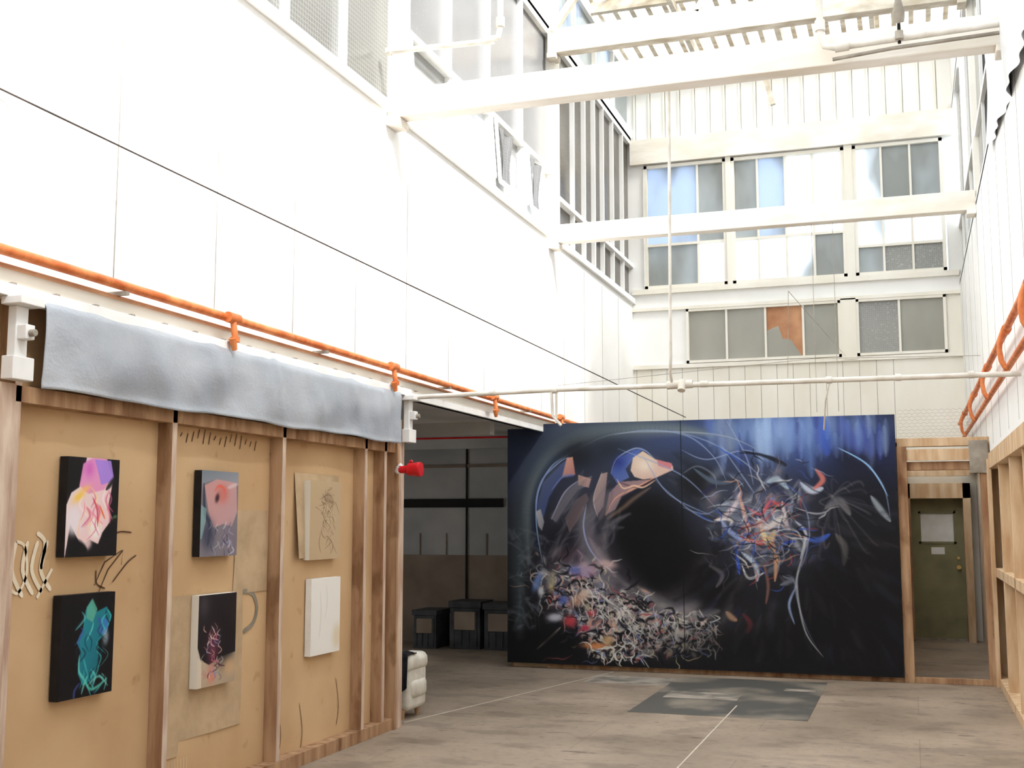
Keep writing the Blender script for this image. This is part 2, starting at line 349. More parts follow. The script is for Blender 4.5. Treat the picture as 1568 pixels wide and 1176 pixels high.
# ------------------------------------------------------------------ pipes
def sprinkler(b,x,y,z,d):
    b.tube([(x,y-.06,z),(x,y+.06,z)],.034,'orange');b.tube([(x,y,z),(x+d*.02,y,z-.12)],.02,'orange')
    b.tube([(x+d*.02,y-.03,z-.13),(x+d*.02,y+.0,z-.2)],[.026,.016],'orange')
    b.tube([(x+d*.02,y,z-.12),(x+d*.02,y,z-.15)],.03,'orange')
b=MB();b.tube([(-3.96,-3,2.93),(-3.96,6,2.91),(-3.96,13.2,2.885),(-3.96,17.9,2.87)],.026,'orange')
b.tube([(-4.0,-3,2.865),(-4.0,17.9,2.83)],.012,'rust')
for y in (1.2,3.7,6.25,8.65,11.1,13.5,15.9): sprinkler(b,-3.93,y,2.905,1)
for y in (.2,2.4,5.2,7.5,9.9,12.3): b.box(-4.05,-3.93,y,y+.03,2.86,2.88,'greyp')
b.build('orange_sprinkler_pipe',smooth=True)
b=MB();b.tube([(.71,-3,3.05),(.71,17.9,3.05)],.027,'orange');b.tube([(.72,-3,2.76),(.72,17.9,2.80)],.024,'orange')
for y in (7.4,9.2,11.4,13.8,16.2):
    b.tube([(.71,y,3.05)]+[(.71-.05*math.sin(a),y+.02,3.05-.14+.14*math.cos(a)) for a in (.5,1,1.6,2.2,2.8)]+[(.72,y,2.77)],.02,'orange')
    b.tube([(.71,y-.06,3.05),(.71,y+.06,3.05)],.036,'orange')
b.build('orange_sprinkler_pipe',smooth=True)
b=MB();b.tube([(-3.9,9,2.69),(-2.6,9,2.71),(.78,9,2.70)],.02,'pipe')
b.tube([(-1.72,9,2.71),(-1.72,8.93,2.80),(-1.71,8.9,2.9),(-1.69,8.9,5.05)],.012,'pipe')
b.tube([(-1.76,9,2.71),(-1.56,9,2.715)],.033,'pipe');b.tube([(-1.5,9,2.71),(-1.44,9,2.71)],.026,'pipe');b.tube([(-1.64,8.99,2.74),(-1.64,8.95,2.66)],.03,'pipe')
for x in (-3.2,-2.67,-.54,-.05,.45): b.tube([(x-.02,9,2.705),(x+.02,9,2.705)],.027,'pipe')
b.build('white_conduit_pipe',smooth=True)
b=MB();b.tube([(-2.7,9,2.7),(-2.69,9,2.50),(-2.62,9,2.42)],.012,'pipe');b.tube([(-2.66,9,2.7),(-2.66,9,2.44)],.010,'pipe')
b.tube([(-.54,9,2.68),(-.57,9,2.55),(-.6,9.2,2.35)],.006,'pipe');b.build('pipe_hanger',smooth=True)
b=MB();b.tube([(-4.03,8.66,5.58),(-3.12,8.66,5.55),(-3.04,8.66,5.58),(-3.02,8.66,5.66),(-3.02,8.66,8.95)],.024,'pipe')
for p,q in (((-4.03,8.66,5.58),(-3.99,8.66,5.58)),((-3.16,8.66,5.55),(-3.08,8.66,5.56)),((-3.02,8.66,5.66),(-3.02,8.66,5.74))): b.tube([p,q],.036,'pipe')
b.build('white_riser_pipe',smooth=True)
b=MB();b.tube([(-.52,8.6,8.95),(-.5,8.6,5.22),(-.47,8.6,5.13),(-.40,8.6,5.11),(.79,8.6,5.14)],.026,'pipe')
for p,q in (((-.5,8.6,5.25),(-.5,8.6,5.33)),((-.4,8.6,5.11),(-.3,8.6,5.115))): b.tube([p,q],.038,'pipe')
b.build('white_riser_pipe',smooth=True)
b=MB();b.tube([(-.42,8.62,5.03),(.0,8.62,5.06),(.79,8.62,5.08)],.014,'greyp');
b.tube([(.05,8.6,5.08),(.05,8.55,5.3)],.012,'dark');b.tube([(.05,8.55,5.22),(.05,8.52,5.27),(.05,8.5,5.38)],[.04,.045,.02],'greyp')
b.tube([(.05,8.57,5.10),(.05,8.57,5.16)],.03,'greyp');b.build('flood_lamp',smooth=True)
b=MB();b.tube([(-4.03,4.3,3.70),(-2.35,13.05,2.82)],.005,'rubber',8);b.build('steel_cable')
b=MB()
b.tube([(-.83,17.9,4.1),(-.82,9.02,3.40),(-.84,9,2.73)],.002,'greyp',6)
for x in (-.95,-.72): b.tube([(x,13.5,5.03),(x+.02,13.2,2.85)],.003,'greyp',6)
b.tube([(-4,13.6,3.3),(-1,14,3.55),(.78,13.6,3.45)],.003,'greyp',6)
b.build('hanging_wire')

# ------------------------------------------------------------------ partition, doorway, door
b=MB();b.box(-4.42,-.11,13.17,13.2,.0,2.5,'kraft');b.box(-4.45,-.11,13.2,13.29,0,.09,'wood')
for x in (-4.4,-3.2,-2,-.9): b.box(x,x+.045,13.2,13.29,.09,2.5,'wood')
b.box(-4.45,.8,13.17,13.29,2.45,2.54,'palewood');b.box(-.12,.74,13.15,13.17,2.30,2.42,'palewood');b.box(-.12,.74,13.2,13.29,2.2,2.29,'wood')
b.box(-.12,-.02,13.12,13.29,0,2.45,'wood');b.box(.70,.79,13.12,13.29,0,2.45,'wood')
b.box(-4.0,.75,13.13,13.17,0,.06,'wood')
b.box(.6,.78,13.1,13.16,2.16,2.5,'greyp')
b.build('partition_wall',bevel=.003)
b=MB();b.box(-.1,0,17.7,18,0,2.2,'wood');b.box(.70,.8,17.7,18,0,2.2,'palewood');b.box(-.1,.8,17.7,18,1.99,2.2,'palewood');b.box(-.1,.8,17.65,17.75,2.3,2.42,'palewood')
b.box(-.12,-.05,13.3,18,0,2.4,'pink');b.build('door_frame_trim')
e=empty('door_1')
b=MB();b.box(0,.70,YB+.0,YB+.05,.02,.18,'door');b.box(0,.70,YB,YB+.05,.18,1.37,'door');b.box(0,.12,YB,YB+.05,1.37,1.99,'door');b.box(.58,.70,YB,YB+.05,1.37,1.99,'door');b.box(.12,.58,YB,YB+.05,1.79,1.99,'door')
b.box(-.02,.72,YB+.06,YB+.1,0,2.0,'dark');b.box(0,.7,YB-.01,YB+.05,0,.02,'greyp')
b.build('leaf',parent=e)
b=MB();b.box(.12,.58,YB+.02,YB+.03,1.37,1.79,'paper')
for x0,x1,z0,z1 in ((.1,.13,1.35,1.81),(.57,.6,1.35,1.81),(.1,.6,1.35,1.38),(.1,.6,1.78,1.81)): b.box(x0,x1,YB-.012,YB+.01,z0,z1,'door')
b.box(.26,.44,YB-.004,YB,1.20,1.30,'paper');b.tube([(.62,YB,1.02),(.62,YB-.03,1.02),(.62,YB-.06,1.02)],[.014,.014,.03],'brass');b.tube([(.62,YB,1.15),(.62,YB-.02,1.15)],.02,'brass')
b.build('glass_and_handle',parent=e,smooth=True)
b=MB()
for i in range(9):
    z=2.56+i*.035;b.tube([(-.1+j*.03,13.24,z+(.012 if (j+i)%2 else -.006)) for j in range(26)],.0016,'greyp',4)
b.build('chicken_wire')

# ------------------------------------------------------------------ side room
b=MB();b.box(-9,-4.25,15.5,15.6,1.2,2.75,'gwall');b.box(-9,-4.25,15.5,15.6,0,1.2,'bwall');b.box(-9.1,-9,8.9,15.6,0,2.75,'gwall');b.box(-9,-4.25,8.9,9.0,0,2.75,'gwall')
b.box(-6.85,-5.35,15.46,15.5,1.86,1.98,'dark');b.box(-5.9,-5.88,15.47,15.5,0,2.75,'dark');b.box(-8,-4.6,15.47,15.5,2.42,2.46,'bwall')
for x in (-6.6,-6.2,-5.6): b.box(x,x+.01,15.48,15.5,1.2,1.5,'bwall')
b.box(-4.25,-4.05,15.4,15.6,0,2.75,'gwall')
b.build('wall_side_room')
b=MB();b.box(-9,-4.05,8.9,15.6,2.74,2.8,'gwall');b.box(-9,-4.3,12,12.15,2.6,2.74,'gwall');b.box(-9,-4.3,14.2,14.3,2.6,2.74,'gwall')
b.tube([(-9,13,2.66),(-4.3,13.2,2.66)],.012,'red');b.tube([(-6.2,14,2.74),(-6.2,14,2.5)],.01,'greyp');b.build('ceiling_side_room')
L=bpy.data.lights.new("side_room_daylight","AREA");L.shape='RECTANGLE';L.size=4;L.size_y=1.6;L.energy=36;L.color=(.95,.98,1)
o=bpy.data.objects.new("side_room_daylight",L);C.objects.link(o);o.location=(-8.9,12,1.7);o.rotation_euler=(0,math.radians(-90),0)
def crate(x,y,z,w,d,h):
    b=MB();b.box(x,x+w,y,y+d,z,z+h*.86,'bin');b.box(x-.02,x+w+.02,y-.02,y+d+.02,z+h*.86,z+h,'bin')
    for i in range(4): b.box(x+w*(i+.5)/4-.012,x+w*(i+.5)/4+.012,y-.012,y,z+.03,z+h*.8,'bin')
    b.box(x+w*.15,x+w*.85,y-.02,y,z+h*.4,z+h*.78,'bwall');b.build('storage_crate',bevel=.01)
crate(-6.30,14.6,0,.32,.5,.5);crate(-5.82,14.7,0,.42,.45,.62);crate(-5.34,14.7,0,.4,.45,.60)
e=empty('armchair')
def soft(name,x0,x1,y0,y1,z0,z1,k,r=.06):
    b=MB();b.box(x0,x1,y0,y1,z0,z1,k);o=b.build(name,parent=e)
    m=o.modifiers.new("b","BEVEL");m.width=r;m.segments=5
    for p in o.data.polygons: p.use_smooth=True
soft('back',-4.2,-4.05,9.32,9.70,.07,.44,'cush',.05);soft('back_roll',-4.25,-4.04,9.29,9.73,.38,.54,'cush',.065);soft('back_cushion',-4.16,-4.03,9.34,9.68,.16,.33,'cush',.055)
soft('seat',-4.65,-4.16,9.38,9.64,.1,.32,'cush',.06);soft('arm_1',-4.68,-4.12,9.3,9.40,.06,.42,'cush',.045);soft('arm_2',-4.68,-4.12,9.62,9.72,.06,.42,'cush',.045)
for i,(x,y) in enumerate(((-4.6,9.35),(-4.6,9.66),(-4.13,9.35),(-4.13,9.66))):
    b=MB();b.tube([(x,y,0),(x,y,.08)],[.018,.025],'wood');b.build('foot_%d'%(i+1),parent=e)
b=MB();b.grid(lambda u,w:(-4.3+.245*u,9.275+.008*math.sin(u*14+w*3),.55-.32*w*(.6+.4*math.sin(u*2.4))),14,10,'cloth')
b.grid(lambda u,w:(-4.3+.245*u,9.275+.2*w,.55+.008*math.sin(u*10+w*8)),14,8,'cloth')
o=b.build('draped_cloth',parent=e,smooth=True);o.modifiers.new("s","SOLIDIFY").thickness=.008
b=MB();b.tube([(-3.975,8.86,2.07),(-3.96,8.84,2.07),(-3.95,8.84,2.1)],.028,'steel');b.tube([(-3.96,8.85,2.12),(-3.92,8.85,2.08)],.02,'steel')
b.tube([(-3.95,8.84,2.08),(-3.90,8.84,2.08),(-3.88,8.84,2.08),(-3.87,8.84,2.08),(-3.80,8.84,2.08),(-3.795,8.84,2.08),(-3.76,8.84,2.08)],[.03,.032,.034,.052,.056,.06,.058],'red',24)
b.tube([(-3.86,8.84,2.14),(-3.84,8.84,2.15)],.012,'red');b.build('fire_alarm_horn',smooth=True)

# ------------------------------------------------------------------ paintings
class CV:
    def __init__(s,w,h,sc,base):
        s.sc=sc;s.W=int(w*sc);s.H=int(h*sc);s.a=np.zeros((s.H,s.W,3));s.a[:]=base
        s.T=lambda x,y:(x,y)
    def win(s,x0,x1,y0,y1):
        return max(0,int(x0)),min(s.W,int(x1)+1),max(0,int(y0)),min(s.H,int(y1)+1)
    def comp(s,x0,x1,y0,y1,m,col):
        s.a[y0:y1,x0:x1]+= (np.array(col,float)-s.a[y0:y1,x0:x1])*m[...,None]
    def blob(s,x,y,rx,ry,ang,col,al=1,p=2.):
        x,y=s.T(x,y);x*=s.sc;y*=s.sc;rx*=s.sc;ry*=s.sc;R=max(rx,ry)*2.2
        x0,x1,y0,y1=s.win(x-R,x+R,y-R,y+R)
        if x1<=x0 or y1<=y0:return
        Y,X=np.mgrid[y0:y1,x0:x1];c,n=math.cos(math.radians(ang)),math.sin(math.radians(ang))
        u=((X-x)*c+(Y-y)*n)/rx;v=(-(X-x)*n+(Y-y)*c)/ry;d=np.sqrt(u*u+v*v)
        s.comp(x0,x1,y0,y1,al*np.exp(-d**p*.9),col)
    def spl(s,pts,n):
        P=[pts[0]]+list(pts)+[pts[-1]];out=[]
        for i in range(1,len(P)-2):
            p0,p1,p2,p3=[np.array(q,float) for q in P[i-1:i+3]]
            for k in range(n):
                t=k/n;out.append(.5*(2*p1+(p2-p0)*t+(2*p0-5*p1+4*p2-p3)*t*t+(3*p1-p0-3*p2+p3)*t**3))
        out.append(np.array(P[-1],float));return np.array(out)
    def stroke(s,pts,w,col,al=1,soft=.5,taper=True,w2=None):
        pts=[s.T(*p) for p in pts];P=s.spl(pts,14)*s.sc;n=len(P);w=w*s.sc
        D=[]
        for i in range(n):
            t=i/(n-1);ww=w if not taper else w*(math.sin(math.pi*min(max(t,.03),.97))**.6)
            if w2 is not None: ww=w*(1-t)+w2*s.sc*t
            D.append(max(.45,ww/2))
        R=max(D)*1.8+2;x0,x1,y0,y1=s.win(P[:,0].min()-R,P[:,0].max()+R,P[:,1].min()-R,P[:,1].max()+R)
        if x1<=x0 or y1<=y0:return
        m=np.zeros((y1-y0,x1-x0))
        for i in range(n-1):
            L=max(1,int(np.hypot(*(P[i+1]-P[i]))/max(.8,D[i]*.6)))
            for k in range(L):
                c=P[i]+(P[i+1]-P[i])*k/L;r=D[i]+(D[i+1]-D[i])*k/L;q=r*(1+soft)+1
                a0,a1,b0,b1=max(x0,int(c[0]-q)),min(x1,int(c[0]+q)+2),max(y0,int(c[1]-q)),min(y1,int(c[1]+q)+2)
                if a1<=a0 or b1<=b0: continue
                Y,X=np.mgrid[b0:b1,a0:a1];d=np.hypot(X-c[0],Y-c[1])
                v=np.clip((r*(1+soft)+.5-d)/(2*r*soft+1),0,1)
                sub=m[b0-y0:b1-y0,a0-x0:a1-x0];np.maximum(sub,v,out=sub)
        s.comp(x0,x1,y0,y1,m*al,col)
    def poly(s,pts,col,al=1,col2=None,soft=1.2):
        P=np.array([s.T(*p) for p in pts])*s.sc;x0,x1,y0,y1=s.win(P[:,0].min()-3,P[:,0].max()+3,P[:,1].min()-3,P[:,1].max()+3)
        if x1<=x0 or y1<=y0:return
        Y,X=np.mgrid[y0:y1,x0:x1];ins=np.zeros(X.shape,bool);n=len(P)
        for i in range(n):
            ax,ay=P[i];bx,by=P[(i+1)%n]
            c=((ay>Y)!=(by>Y))
            with np.errstate(divide='ignore',invalid='ignore'): xx=(bx-ax)*(Y-ay)/(by-ay+1e-9)+ax
            ins^=c&(X<xx)
        m=ins.astype(float)
        for _ in range(int(soft*s.sc)+1):
            q=np.pad(m,1,mode='edge');m=(q[:-2,1:-1]+q[2:,1:-1]+q[1:-1,:-2]+q[1:-1,2:]+q[1:-1,1:-1]*2)/6
        if col2 is None: s.comp(x0,x1,y0,y1,m*al,col)
        else:
            t=np.clip((X-X.min())/(X.max()-X.min()+1)*.5+(Y-Y.min())/(Y.max()-Y.min()+1)*.5,0,1)[...,None]
            cc=np.array(col)*(1-t)+np.array(col2)*t;s.a[y0:y1,x0:x1]+=(cc-s.a[y0:y1,x0:x1])*(m*al)[...,None]
def lin(a):
    a=np.clip(a/255,0,1);return np.where(a<=.04045,a/12.92,((a+.055)/1.055)**2.4)
def paintmat(name,rough=.55):
    m=bpy.data.materials.new(name);m.use_nodes=True;nt=m.node_tree;b=nt.nodes["Principled BSDF"];b.inputs["Roughness"].default_value=rough;b.inputs["Specular IOR Level"].default_value=.2
    a=nt.nodes.new("ShaderNodeAttribute");a.attribute_name='paint';nt.links.new(a.outputs["Color"],b.inputs["Base Color"])
    tc=nt.nodes.new("ShaderNodeTexCoord");n=nt.nodes.new("ShaderNodeTexNoise");n.inputs["Scale"].default_value=40;n.inputs["Detail"].default_value=6
    bp=nt.nodes.new("ShaderNodeBump");bp.inputs["Strength"].default_value=.08;bp.inputs["Distance"].default_value=.01
    nt.links.new(tc.outputs["Object"],n.inputs["Vector"]);nt.links.new(n.outputs["Fac"],bp.inputs["Height"]);nt.links.new(bp.outputs[0],b.inputs["Normal"]);return m
PM=paintmat('oil_paint')
def canvas_obj(name,cv,org,du,dv,parent):
    H,W=cv.H,cv.W;u=np.linspace(0,1,W);v=np.linspace(0,1,H);U,V=np.meshgrid(u,v)
    co=(np.array(org)[None,None]+U[...,None]*np.array(du)+V[...,None]*np.array(dv)).reshape(-1,3)
    idx=np.arange(H*W).reshape(H,W);f=np.stack([idx[:-1,:-1],idx[1:,:-1],idx[1:,1:],idx[:-1,1:]],-1).reshape(-1,4)
    me=bpy.data.meshes.new(name);me.vertices.add(len(co));me.vertices.foreach_set("co",co.ravel().astype(np.float32))
    me.loops.add(f.size);me.loops.foreach_set("vertex_index",f.ravel().astype(np.int32));me.polygons.add(len(f))
    me.polygons.foreach_set("loop_start",np.arange(0,f.size,4,dtype=np.int32))
    try: me.polygons.foreach_set("loop_total",np.full(len(f),4,dtype=np.int32))
    except Exception: pass
    me.update(calc_edges=True);at=me.color_attributes.new('paint','FLOAT_COLOR','POINT')
    rgba=np.ones((H*W,4),np.float32);rgba[:,:3]=lin(cv.a).reshape(-1,3);at.data.foreach_set("color",rgba.ravel())
    me.materials.append(PM);ob=bpy.data.objects.new(name,me);C.objects.link(ob);ob.parent=parent;return ob

# ---- large abstract mural -------------------------------------------------
cv=CV(600,400,1.6,(22,22,27));R=np.random.RandomState(3)
def T(x,y):
    top=656-.044*(x-776);bot=1020+.036*(x-776);return ((x-776)*.9975,(y-top)/(bot-top)*400)
cv.T=T
B=cv.blob;S=cv.stroke;PO=cv.poly
B(800,690,130,80,0,(52,60,92),1);B(900,680,130,70,0,(48,58,78),.9);B(800,960,60,80,0,(18,18,20),.8);B(1050,680,130,45,0,(62,74,108),.95)
B(1220,680,170,60,0,(58,82,150),.95);B(1200,664,80,30,0,(124,160,216),.85);B(1335,700,60,60,0,(32,38,80),.7);B(1250,650,100,20,0,(126,158,220),.6)
B(1100,760,110,70,0,(48,54,74),.85);B(1300,900,100,120,0,(16,16,21),.9);B(1325,770,50,60,0,(20,22,30),.85);B(1185,800,70,75,0,(86,90,112),.7);B(1060,740,60,50,0,(44,50,64),.7)
B(900,780,80,90,0,(66,68,84),.75);B(930,890,90,70,20,(88,82,92),.7);B(1040,955,90,40,0,(86,80,82),.65)
for i in range(80):
    x=R.uniform(1105,1366);y=R.uniform(632,690);c=[(120,155,220),(80,105,195),(166,190,232),(38,46,112),(136,160,200)][R.randint(5)]
    S([(x,y-20),(x+R.uniform(-3,3),y+R.uniform(15,60))],R.uniform(4,13),c,R.uniform(.2,.5),.8)
S([(1190,636),(1192,700)],26,(166,196,236),.7,.9);S([(1125,640),(1137,690)],24,(166,180,194),.5,.9);S([(1275,636),(1280,696)],16,(60,94,196),.6);S([(1305,640),(1325,705)],18,(80,100,190),.45);S([(1222,640),(1226,690)],18,(130,160,220),.5,.9)
S([(798,980),(796,870),(804,796),(825,735),(865,690),(930,664),(1010,654),(1100,660)],44,(92,106,112),.6,.9)
S([(812,870),(812,780),(838,722),(885,684),(950,664),(1050,658),(1110,668)],22,(132,146,148),.5,.9)
S([(828,860),(822,800),(830,750),(856,708),(900,682)],12,(34,46,74),.6,.8)
S([(835,870),(825,810),(828,760),(850,720),(884,698)],2.4,(160,190,230),.95,.3);S([(884,698),(950,668),(1050,662),(1130,668),(1180,690)],2.4,(160,170,180),.7,.3)
B(895,700,32,26,0,(24,26,32),.9);B(945,690,40,24,0,(32,40,52),.85)
for i in range(200):
    a=math.radians(R.uniform(15,215));r=R.uniform(.92,1.55);dl=R.uniform(.15,.45)
    P=[(1012+72*r*math.cos(a+k*dl)*1.08,835+78*r*math.sin(a+k*dl)) for k in (0,.5,1)]
    P=[(x,min(y,1014)) for x,y in P]
    S(P,R.uniform(4,18),[(116,116,120),(94,90,102),(146,138,140),(66,68,82),(164,158,156),(110,92,104),(42,42,50)][R.randint(7)],R.uniform(.15,.4),.8)
for i in range(60):
    a=math.radians(R.uniform(-80,20));r=R.uniform(1.05,1.7);dl=R.uniform(.15,.4)
    P=[(1012+72*r*math.cos(a+k*dl)*1.1,820+78*r*math.sin(a+k*dl)) for k in (0,.5,1)]
    S(P,R.uniform(4,15),[(62,72,92),(50,52,66),(88,94,112),(32,36,48)][R.randint(4)],R.uniform(.2,.4),.8)
B(1008,822,60,70,-8,(5,5,8),1,4);B(1034,870,48,52,-20,(6,6,9),1,4);B(975,800,24,30,0,(12,12,16),.85,3);B(1085,742,30,26,0,(22,24,30),.92,4);B(1098,905,40,38,0,(10,10,12),.9,3);B(868,835,28,30,20,(24,24,30),.7,3)
S([(1062,728),(1085,716),(1110,730),(1114,752)],3,(110,120,136),.7,.5)
def feather(pts,tip,c1,c2,edge=(120,140,200)):
    PO(pts,c1,.97,c2);S(tip,2.2,edge,.95,.4)
feather([(832,815),(826,780),(836,745),(866,716),(878,706),(888,735),(866,738),(846,768)],[(832,815),(824,780),(834,742),(862,714),(880,704)],(104,110,132),(50,74,150),(150,165,220))
feather([(876,706),(886,704),(890,732),(868,736)],[(890,732),(870,735),(850,757)],(236,180,150),(180,120,120))
feather([(848,800),(872,760),(898,740),(918,733),(912,748),(894,756),(872,785),(858,806)],[(850,802),(872,760),(900,738)],(92,98,108),(136,120,134),(176,176,200))
PO([(895,732),(916,738),(912,752),(895,748)],(226,176,150),.9,(170,140,146));PO([(824,790),(832,786),(838,806),(834,820),(828,812)],(220,216,216),.9,(150,150,160))
PO([(872,800),(892,770),(908,760),(912,770),(896,800),(880,822)],(84,80,86),.85,(140,110,110))
feather([(925,795),(920,770),(932,730),(943,727),(940,752),(936,780)],[(926,797),(920,768),(934,727)],(212,176,156),(110,104,126),(196,180,184))
feather([(938,795),(945,760),(962,742),(985,740),(1010,738),(1048,718),(1040,710),(1015,735),(990,752),(965,765),(955,785)],[(940,795),(955,768),(985,752),(1012,738),(1048,716)],(120,110,134),(220,164,140),(236,170,140))
PO([(948,728),(962,704),(985,692),(1000,690),(985,705),(972,722),(978,735),(958,745)],(64,90,176),.9,(110,130,190))
PO([(980,724),(984,704),(1000,693),(1020,706),(1045,712),(1048,722),(1020,735),(1000,738),(986,734)],(232,208,184),.97,(222,184,172))
B(1003,716,14,11,0,(244,230,212),.85);PO([(1022,706),(1046,712),(1044,722),(1024,716)],(206,90,110),.6);S([(960,742),(990,750),(1020,737)],2.5,(90,50,60),.7)
S([(948,730),(958,706),(985,690),(1003,692),(1018,705)],2.4,(160,180,230),.85,.4);S([(958,738),(968,752),(985,748),(1000,750),(1020,738)],3.4,(240,200,170),.95,.4)
B(962,712,9,12,30,(38,54,130),.8)
S([(942,800),(968,782),(985,768),(1012,750)],7,(170,136,112),.55,.7);S([(935,815),(960,800),(980,790)],6,(120,116,120),.5,.7)
for i in range(46):
    x=R.uniform(845,950);y=R.uniform(770,890);g=R.randint(50);S([(x,y),(x+R.uniform(5,16),y+R.uniform(-25,-8)),(x+R.uniform(12,36),y+R.uniform(-52,-20))],R.uniform(2,8),(90+g,88+g,98+g),.3,.8)
S([(905,785),(904,820),(915,850),(930,880),(950,905)],28,(138,134,144),.6,.8);S([(908,778),(903,815),(915,850),(945,880)],2.4,(180,186,232),.9);S([(912,830),(930,860),(955,890)],10,(180,158,166),.5,.8);S([(895,850),(910,880),(935,905)],12,(154,138,176),.5,.8)
for i in range(120):
    a=math.radians(R.uniform(40,190));r=R.uniform(80,150);x=1000+r*1.15*math.cos(a);y=870+r*.9*math.sin(a)
    B(x,min(y,1000),R.uniform(8,24),R.uniform(4,11),R.uniform(-60,60),[(140,140,146),(114,110,126),(170,156,156),(86,88,104),(124,90,102)][R.randint(5)],R.uniform(.15,.4))
S([(990,905),(1030,935),(1075,952),(1115,940)],18,(186,182,176),.45,.9);S([(905,860),(930,905),(975,950),(1030,972),(1090,958)],20,(150,146,146),.4,.9)
pal=[(240,236,230),(222,216,206),(200,196,196),(244,240,234),(220,170,150),(200,90,94),(130,144,204),(160,150,150),(224,206,164)]
def squig(x,y,L,w,c,al=.9,turn=1.1):
    a=R.uniform(0,6.28);P=[(x,y)]
    for k in range(R.randint(3,7)):
        a+=R.uniform(-turn,turn);x+=L*math.cos(a);y+=L*.8*math.sin(a);P.append((x,y))
    S(P,w,c,al,.35)
ctr=[(850,890),(870,915),(890,945),(905,975),(935,990),(965,1005),(900,900),(930,930),(960,960),(995,975),(1030,985),(1065,990),(1000,945),(1050,960),(1085,975),(940,1000),(915,890),(980,930)]
for i in range(120): c=ctr[R.randint(len(ctr))];B(c[0]+R.normal(0,18),min(1010,c[1]+R.normal(0,12)),R.uniform(3,10),R.uniform(2,6),R.uniform(-80,80),pal[R.randint(len(pal))],R.uniform(.4,.8),3)
for i in range(440):
    c=ctr[R.randint(len(ctr))];x=c[0]+R.normal(0,19);y=min(1012,c[1]+R.normal(0,12))
    squig(x,y,R.uniform(3,9),R.uniform(1,3.2),pal[R.randint(len(pal))],R.uniform(.45,.9))
for i in range(170): c=ctr[R.randint(len(ctr))];squig(c[0]+R.normal(0,20),c[1]+R.normal(0,15),R.uniform(3,8),R.uniform(2,5),(18,18,24),.8)
for (x,y,rx,ry,c) in ((880,958,10,9,(216,74,84)),(922,995,24,5,(236,150,90)),(941,986,9,9,(232,190,140)),(850,898,6,15,(236,214,160)),(826,898,6,17,(120,150,215)),(855,952,13,7,(224,224,236)),(893,925,15,10,(206,160,136)),
    (905,880,17,11,(190,166,196)),(905,915,10,8,(236,210,190)),(905,968,7,5,(210,60,84)),(940,870,16,7,(216,184,184)),(832,912,5,9,(230,235,245)),(1057,975,18,5,(230,225,215)),(870,925,8,7,(100,120,200)),(915,945,7,5,(206,70,80)),(888,880,9,7,(110,120,190))): B(x,y,rx,ry,R.uniform(-30,30),c,.9,3)
for i in range(170):
    a=R.uniform(0,1);x=880+a*240;y=900+a*64+R.normal(0,17)+28*math.sin(a*3);S([(x,y),(x+R.uniform(-6,10),y+R.uniform(4,10)),(x+R.uniform(-4,14),y+R.uniform(8,22))],R.uniform(1,2.6),(236,233,227),R.uniform(.4,.9),.3)
S([(825,1000),(850,980),(865,966)],4,(160,150,140),.9)
for i in range(14): squig(958+R.normal(0,20),1004,R.uniform(5,9),2.2,(240,238,230),.95)
for i in range(60):
    x,y=R.uniform(785,870),R.uniform(830,965);S([(x,y),(x+R.uniform(-25,5),y+R.uniform(-20,10)),(x+R.uniform(-40,0),y+R.uniform(-30,20))],R.uniform(1.5,8),(112,118,128),R.uniform(.15,.4),.6)
for P in ([(955,668),(1010,660),(1070,668),(1110,700),(1130,740)],[(1050,660),(1110,680),(1170,720),(1190,760)],[(1060,690),(1100,705),(1160,690),(1215,712)],[(1020,740),(1080,790),(1120,800),(1150,750)],[(1130,640),(1160,700),(1170,745)],
          [(1000,700),(1040,760),(1110,795)],[(960,690),(1060,730),(1120,790)],[(1295,685),(1330,705),(1358,745),(1366,800)],[(1195,720),(1235,760),(1250,800),(1245,850),(1228,900),(1240,960),(1262,1008)],[(1120,680),(1160,740),(1190,790)],[(1060,780),(1100,790),(1140,760)]):
    S(P,2.2,(150,168,208),.7,.4)
S([(1150,690),(1195,700),(1217,712),(1180,696),(1150,694)],5,(12,14,22),.85)
for i in range(100):
    x,y=max(1105,R.normal(1182,36)),R.normal(802,36);B(x,y,R.uniform(5,18),R.uniform(3,9),R.uniform(-80,80),[(160,170,190),(120,132,156),(190,186,186),(90,102,140),(66,72,92),(114,82,104)][R.randint(6)],R.uniform(.25,.5))
for i in range(80):
    x,y=max(1110,R.normal(1184,38)),R.normal(805,42);S([(x,y),(x+R.uniform(-14,14),y+R.uniform(-16,16)),(x+R.uniform(-24,24),y+R.uniform(-30,30))],R.uniform(3,9),[(170,180,200),(60,70,100),(190,186,190),(40,44,84),(20,22,30),(120,110,120)][R.randint(6)],R.uniform(.3,.65),.5)
